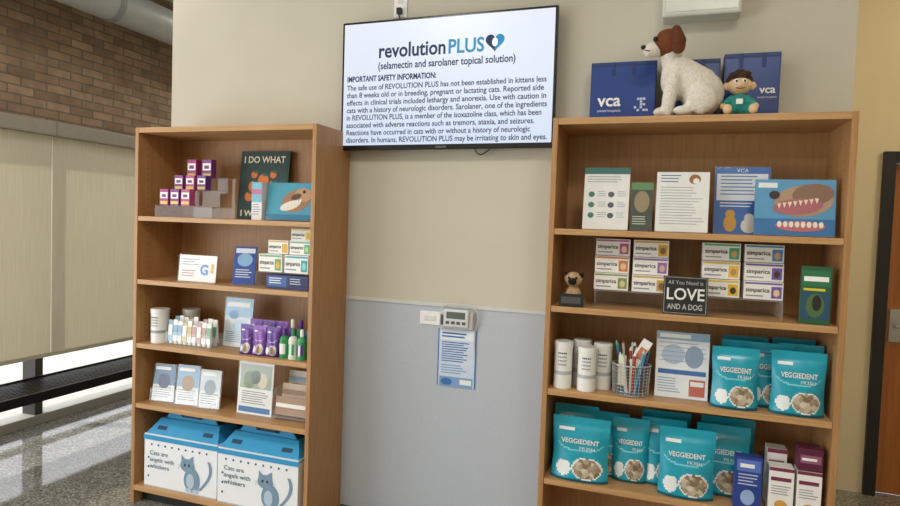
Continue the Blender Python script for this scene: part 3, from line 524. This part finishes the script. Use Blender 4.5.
def pouch(x0,x1,y,z,h,rz=0,lean=.06,thick=.07,text=True,name='treat_pouch',tl=TL,dk=TD,lt=TLT):
    w=x1-x0; r=E(name,((x0+x1)/2,y,z+.0005),rz,0); b=B(); NX,NZ=36,42
    seed=random.uniform(0,6)
    def thk(u,v):
        e=max(0,1-abs(2*u-1)**3.2); vv=max(0,min(1,(.86-v)/.8)); return thick/2*e*(vv**.55)*(1 if v>.05 else .8+.2*v/.05)+.001
    def pos(u,v,s):
        wob=.004*math.sin(7*v+seed)+.003*math.sin(13*u+5*v+seed)*(1 if .05<v<.95 else 0)
        ww=w*(1-.05*math.sin(math.pi*min(1,v/.9))**2); yy=s*thk(u,v)+wob*(1-v)+lean*v*h*.6
        return ((u-.5)*ww,yy+thick/2,v*h)
    def mat(u,v):
        if .895<v<.91: return dk
        if ((u-.64)/.24)**2+((v-.22)/.15)**2<1: return TREAT
        if ((u-.64)/.27)**2+((v-.22)/.17)**2<1: return PW
        if ((u-.22)/.13)**2+((v-.2)/.12)**2<1: return PW
        if ((u-.5)/.42)**2+((v-.6)/.13)**2<1 and ((u-.5)/.42)**2+((v-.625)/.13)**2>1: return lt
        if .78<v<.83 and .1<u<.38: return PW
        if v<.05: return dk
        return tl
    for s,bk in((-1,0),(1,1)):
        vs=[pos(i/NX,j/NZ,s) for j in range(NZ+1) for i in range(NX+1)]
        o=len(b.v); b.v+=vs
        for j in range(NZ):
            for i in range(NX):
                m=tl if bk else mat((i+.5)/NX,(j+.5)/NZ); f=(j*(NX+1)+i,j*(NX+1)+i+1,(j+1)*(NX+1)+i+1,(j+1)*(NX+1)+i)
                b.f.append([o+k for k in (f if s<0 else f[::-1])]); b.m.append(b.mi(m)); b.sm.append(True)
    P=[pos(i/NX,0,-1) for i in range(NX+1)]+[pos(i/NX,0,1) for i in range(NX,-1,-1)]; b.add(P,[tuple(range(len(P)))],tl)
    b.obj('bag',r)
    if text:
        yy=-thick/2*((.86-.66)/.8)**.55+thick/2+lean*.66*h*.6-.007
        T(r,'VEGGIEDENT',.0,.6*h,.028,PW,yy,w*.66,bold=.0007); T(r,'FR3SH',.03,.515*h,.018,PW,yy-.007,w*.26)
    return r
pouch(2.875,3.045,-.325,z,.235,0); pouch(2.915,3.09,-.225,z,.25,0,text=False); pouch(3.0,3.18,-.24,z,.25,.0); pouch(2.93,3.1,-.13,z,.255,0,text=False); pouch(3.085,3.272,-.325,z,.24,0); pouch(3.12,3.28,-.235,z,.255,0,text=False); pouch(3.115,3.27,-.13,z,.26,0,text=False)
PU=c('#5f3693',.3); PUD=c('#42226f',.35); PUL=c('#d6b8ea',.35)
for k in range(3): pouch(.648+k*.078,.722+k*.078,-.3,LZ[2],.15,0,thick=.035,text=False,name='wipes_pouch',tl=PU if k%2==0 else c('#8450ac',.3),dk=PUD,lt=PUL)
for k in range(3): pouch(.66+k*.078,.734+k*.078,-.24,LZ[2],.17,0,thick=.035,text=False,name='wipes_pouch',tl=PU if k%2 else c('#7541a2',.3),dk=PUD,lt=PUL)
# ---- right shelf 4
z=RZ[3]
pouch(2.262,2.50,-.325,z,.262,.0); pouch(2.25,2.44,-.22,z,.285,0,text=False); pouch(2.37,2.57,-.22,z,.27,.0,text=False); pouch(2.505,2.655,-.25,z,.265,.0); pouch(2.62,2.80,-.23,z,.275,0,text=False); pouch(2.62,2.82,-.13,z,.28,0,text=False)
pouch(2.695,2.905,-.33,z,.275,0); pouch(2.84,3.04,-.235,z,.28,0); pouch(2.86,3.07,-.13,z,.285,0,text=False)
r,b,w,h=tank('supplement_box',2.975,3.07,z,.205,-.325,.05,'#2a4390',.0); b.rect(-w/2+.006,w/2-.006,.15,.195,A,c('#5a78c8')); b.lines(-.035,.035,.14,.09,4,A,c('#c8d0e8')); b.ell(0,.05,.025,.03,A*2,c('#9ab4e0')); b.rect(-.03,.02,.165,.18,A*2,WHT); b.obj('box',r,.001)
def wbox(x0,x1,h,y,z=z):
    r,b,w,h=tank('medicine_box',x0,x1,z,h,y,.07,'#f4f1ed'); b.rect(-w/2,w/2,h*.93,h,A,c('#7a2f4c')); b.rect(-w/2+.006,w/2-.01,h*.72,h*.8,A,c('#7a2f4c')); b.lines(-w/2+.008,w/2-.01,h*.62,h*.4,4,A,GRY); b.ell(.0,h*.22,w*.25,h*.1,A*2,c('#d8a24a')); b.rect(-w/2,w/2,0,h*.05,A,c('#c8685a')); b.obj('box',r,.001)
wbox(3.095,3.18,.18,-.32); wbox(3.19,3.272,.18,-.32); wbox(3.1,3.17,.22,-.22)
r,b,w,h=tank('medicine_box',3.19,3.272,z+.1815,.085,-.318,.07,'#5c1f3e'); b.rect(-w/2+.006,w/2-.006,.03,.06,A,c('#9a5a78')); b.rect(-.03,.02,.04,.05,A*2,WHT); b.obj('box',r,.001)
# ---------------------------------------------------------------- text fit
bpy.context.view_layer.update()
for o,w in TXT:
    if w:
        d=o.dimensions.x/max(1e-6,o.matrix_world.to_scale().x)
        if d>1e-5: o.scale.x=w/d
# ---------------------------------------------------------------- lights
def area(name,loc,rot,sx,sy,en,col):
    l=bpy.data.lights.new(name,'AREA'); l.shape='RECTANGLE'; l.size=sx; l.size_y=sy; l.energy=en; l.color=col; o=bpy.data.objects.new(name,l); COL.objects.link(o); o.location=loc; o.rotation_euler=rot; return o
for i,(x,y) in enumerate(((.9,-2.4),(3.2,-2.4),(.9,-4.6),(3.2,-4.6),(-.4,-.4),(-.6,2.0))):  # unseen ceiling panels added as fill; the window-side pair brightens brick and duct
    r=E('added_ceiling_fill',(x,y,HC)); b=B(); b.box(-.3,.3,-.3,.3,-.03,0,WHT); b.box(-.28,.28,-.28,.28,-.034,-.03,c('#fff6e6',.5,emis=1.2)); b.obj('fill_panel',r)
    a=area('fill_lamp',(0,0,-.05),(0,0,0),.5,.5,[24,26,18,20,6,10][i],(1,.96,.9)); a.parent=r
area('window_daylight',(-1.4,-3.3,1.3),(0,-math.pi/2,0),2.0,4.6,112,(.92,.96,1))
l=bpy.data.lights.new('hall_lamp','POINT'); l.energy=26; l.color=(1,.9,.7); l.shadow_soft_size=.15; o=bpy.data.objects.new('hall_lamp',l); COL.objects.link(o); o.location=(4.9,.4,2.9)
s=bpy.data.lights.new('sun','SUN'); s.energy=4.3; s.angle=.02; s.color=(1,.965,.9); o=bpy.data.objects.new('sun',s); COL.objects.link(o); o.rotation_euler=Vector((1,.35,-.75)).to_track_quat('-Z','Y').to_euler()
wd=bpy.data.worlds.new('sky'); sc.world=wd; wd.use_nodes=True; bg=wd.node_tree.nodes['Background']; bg.inputs[0].default_value=(.92,.95,1,1); bg.inputs[1].default_value=1.7
# ---------------------------------------------------------------- camera
cd=bpy.data.cameras.new('camera'); cd.sensor_width=36; cd.lens=624.26*36/900; cd.clip_start=.05
co=bpy.data.objects.new('camera',cd); COL.objects.link(co)
Mx=Matrix.Rotation(.3303,4,'Z')@Matrix.Rotation(math.pi/2-.0427,4,'X')@Matrix.Rotation(.0354,4,'Z')
co.matrix_world=Matrix.Translation((2.6761,-2.9389,1.5578))@Mx
sc.camera=co
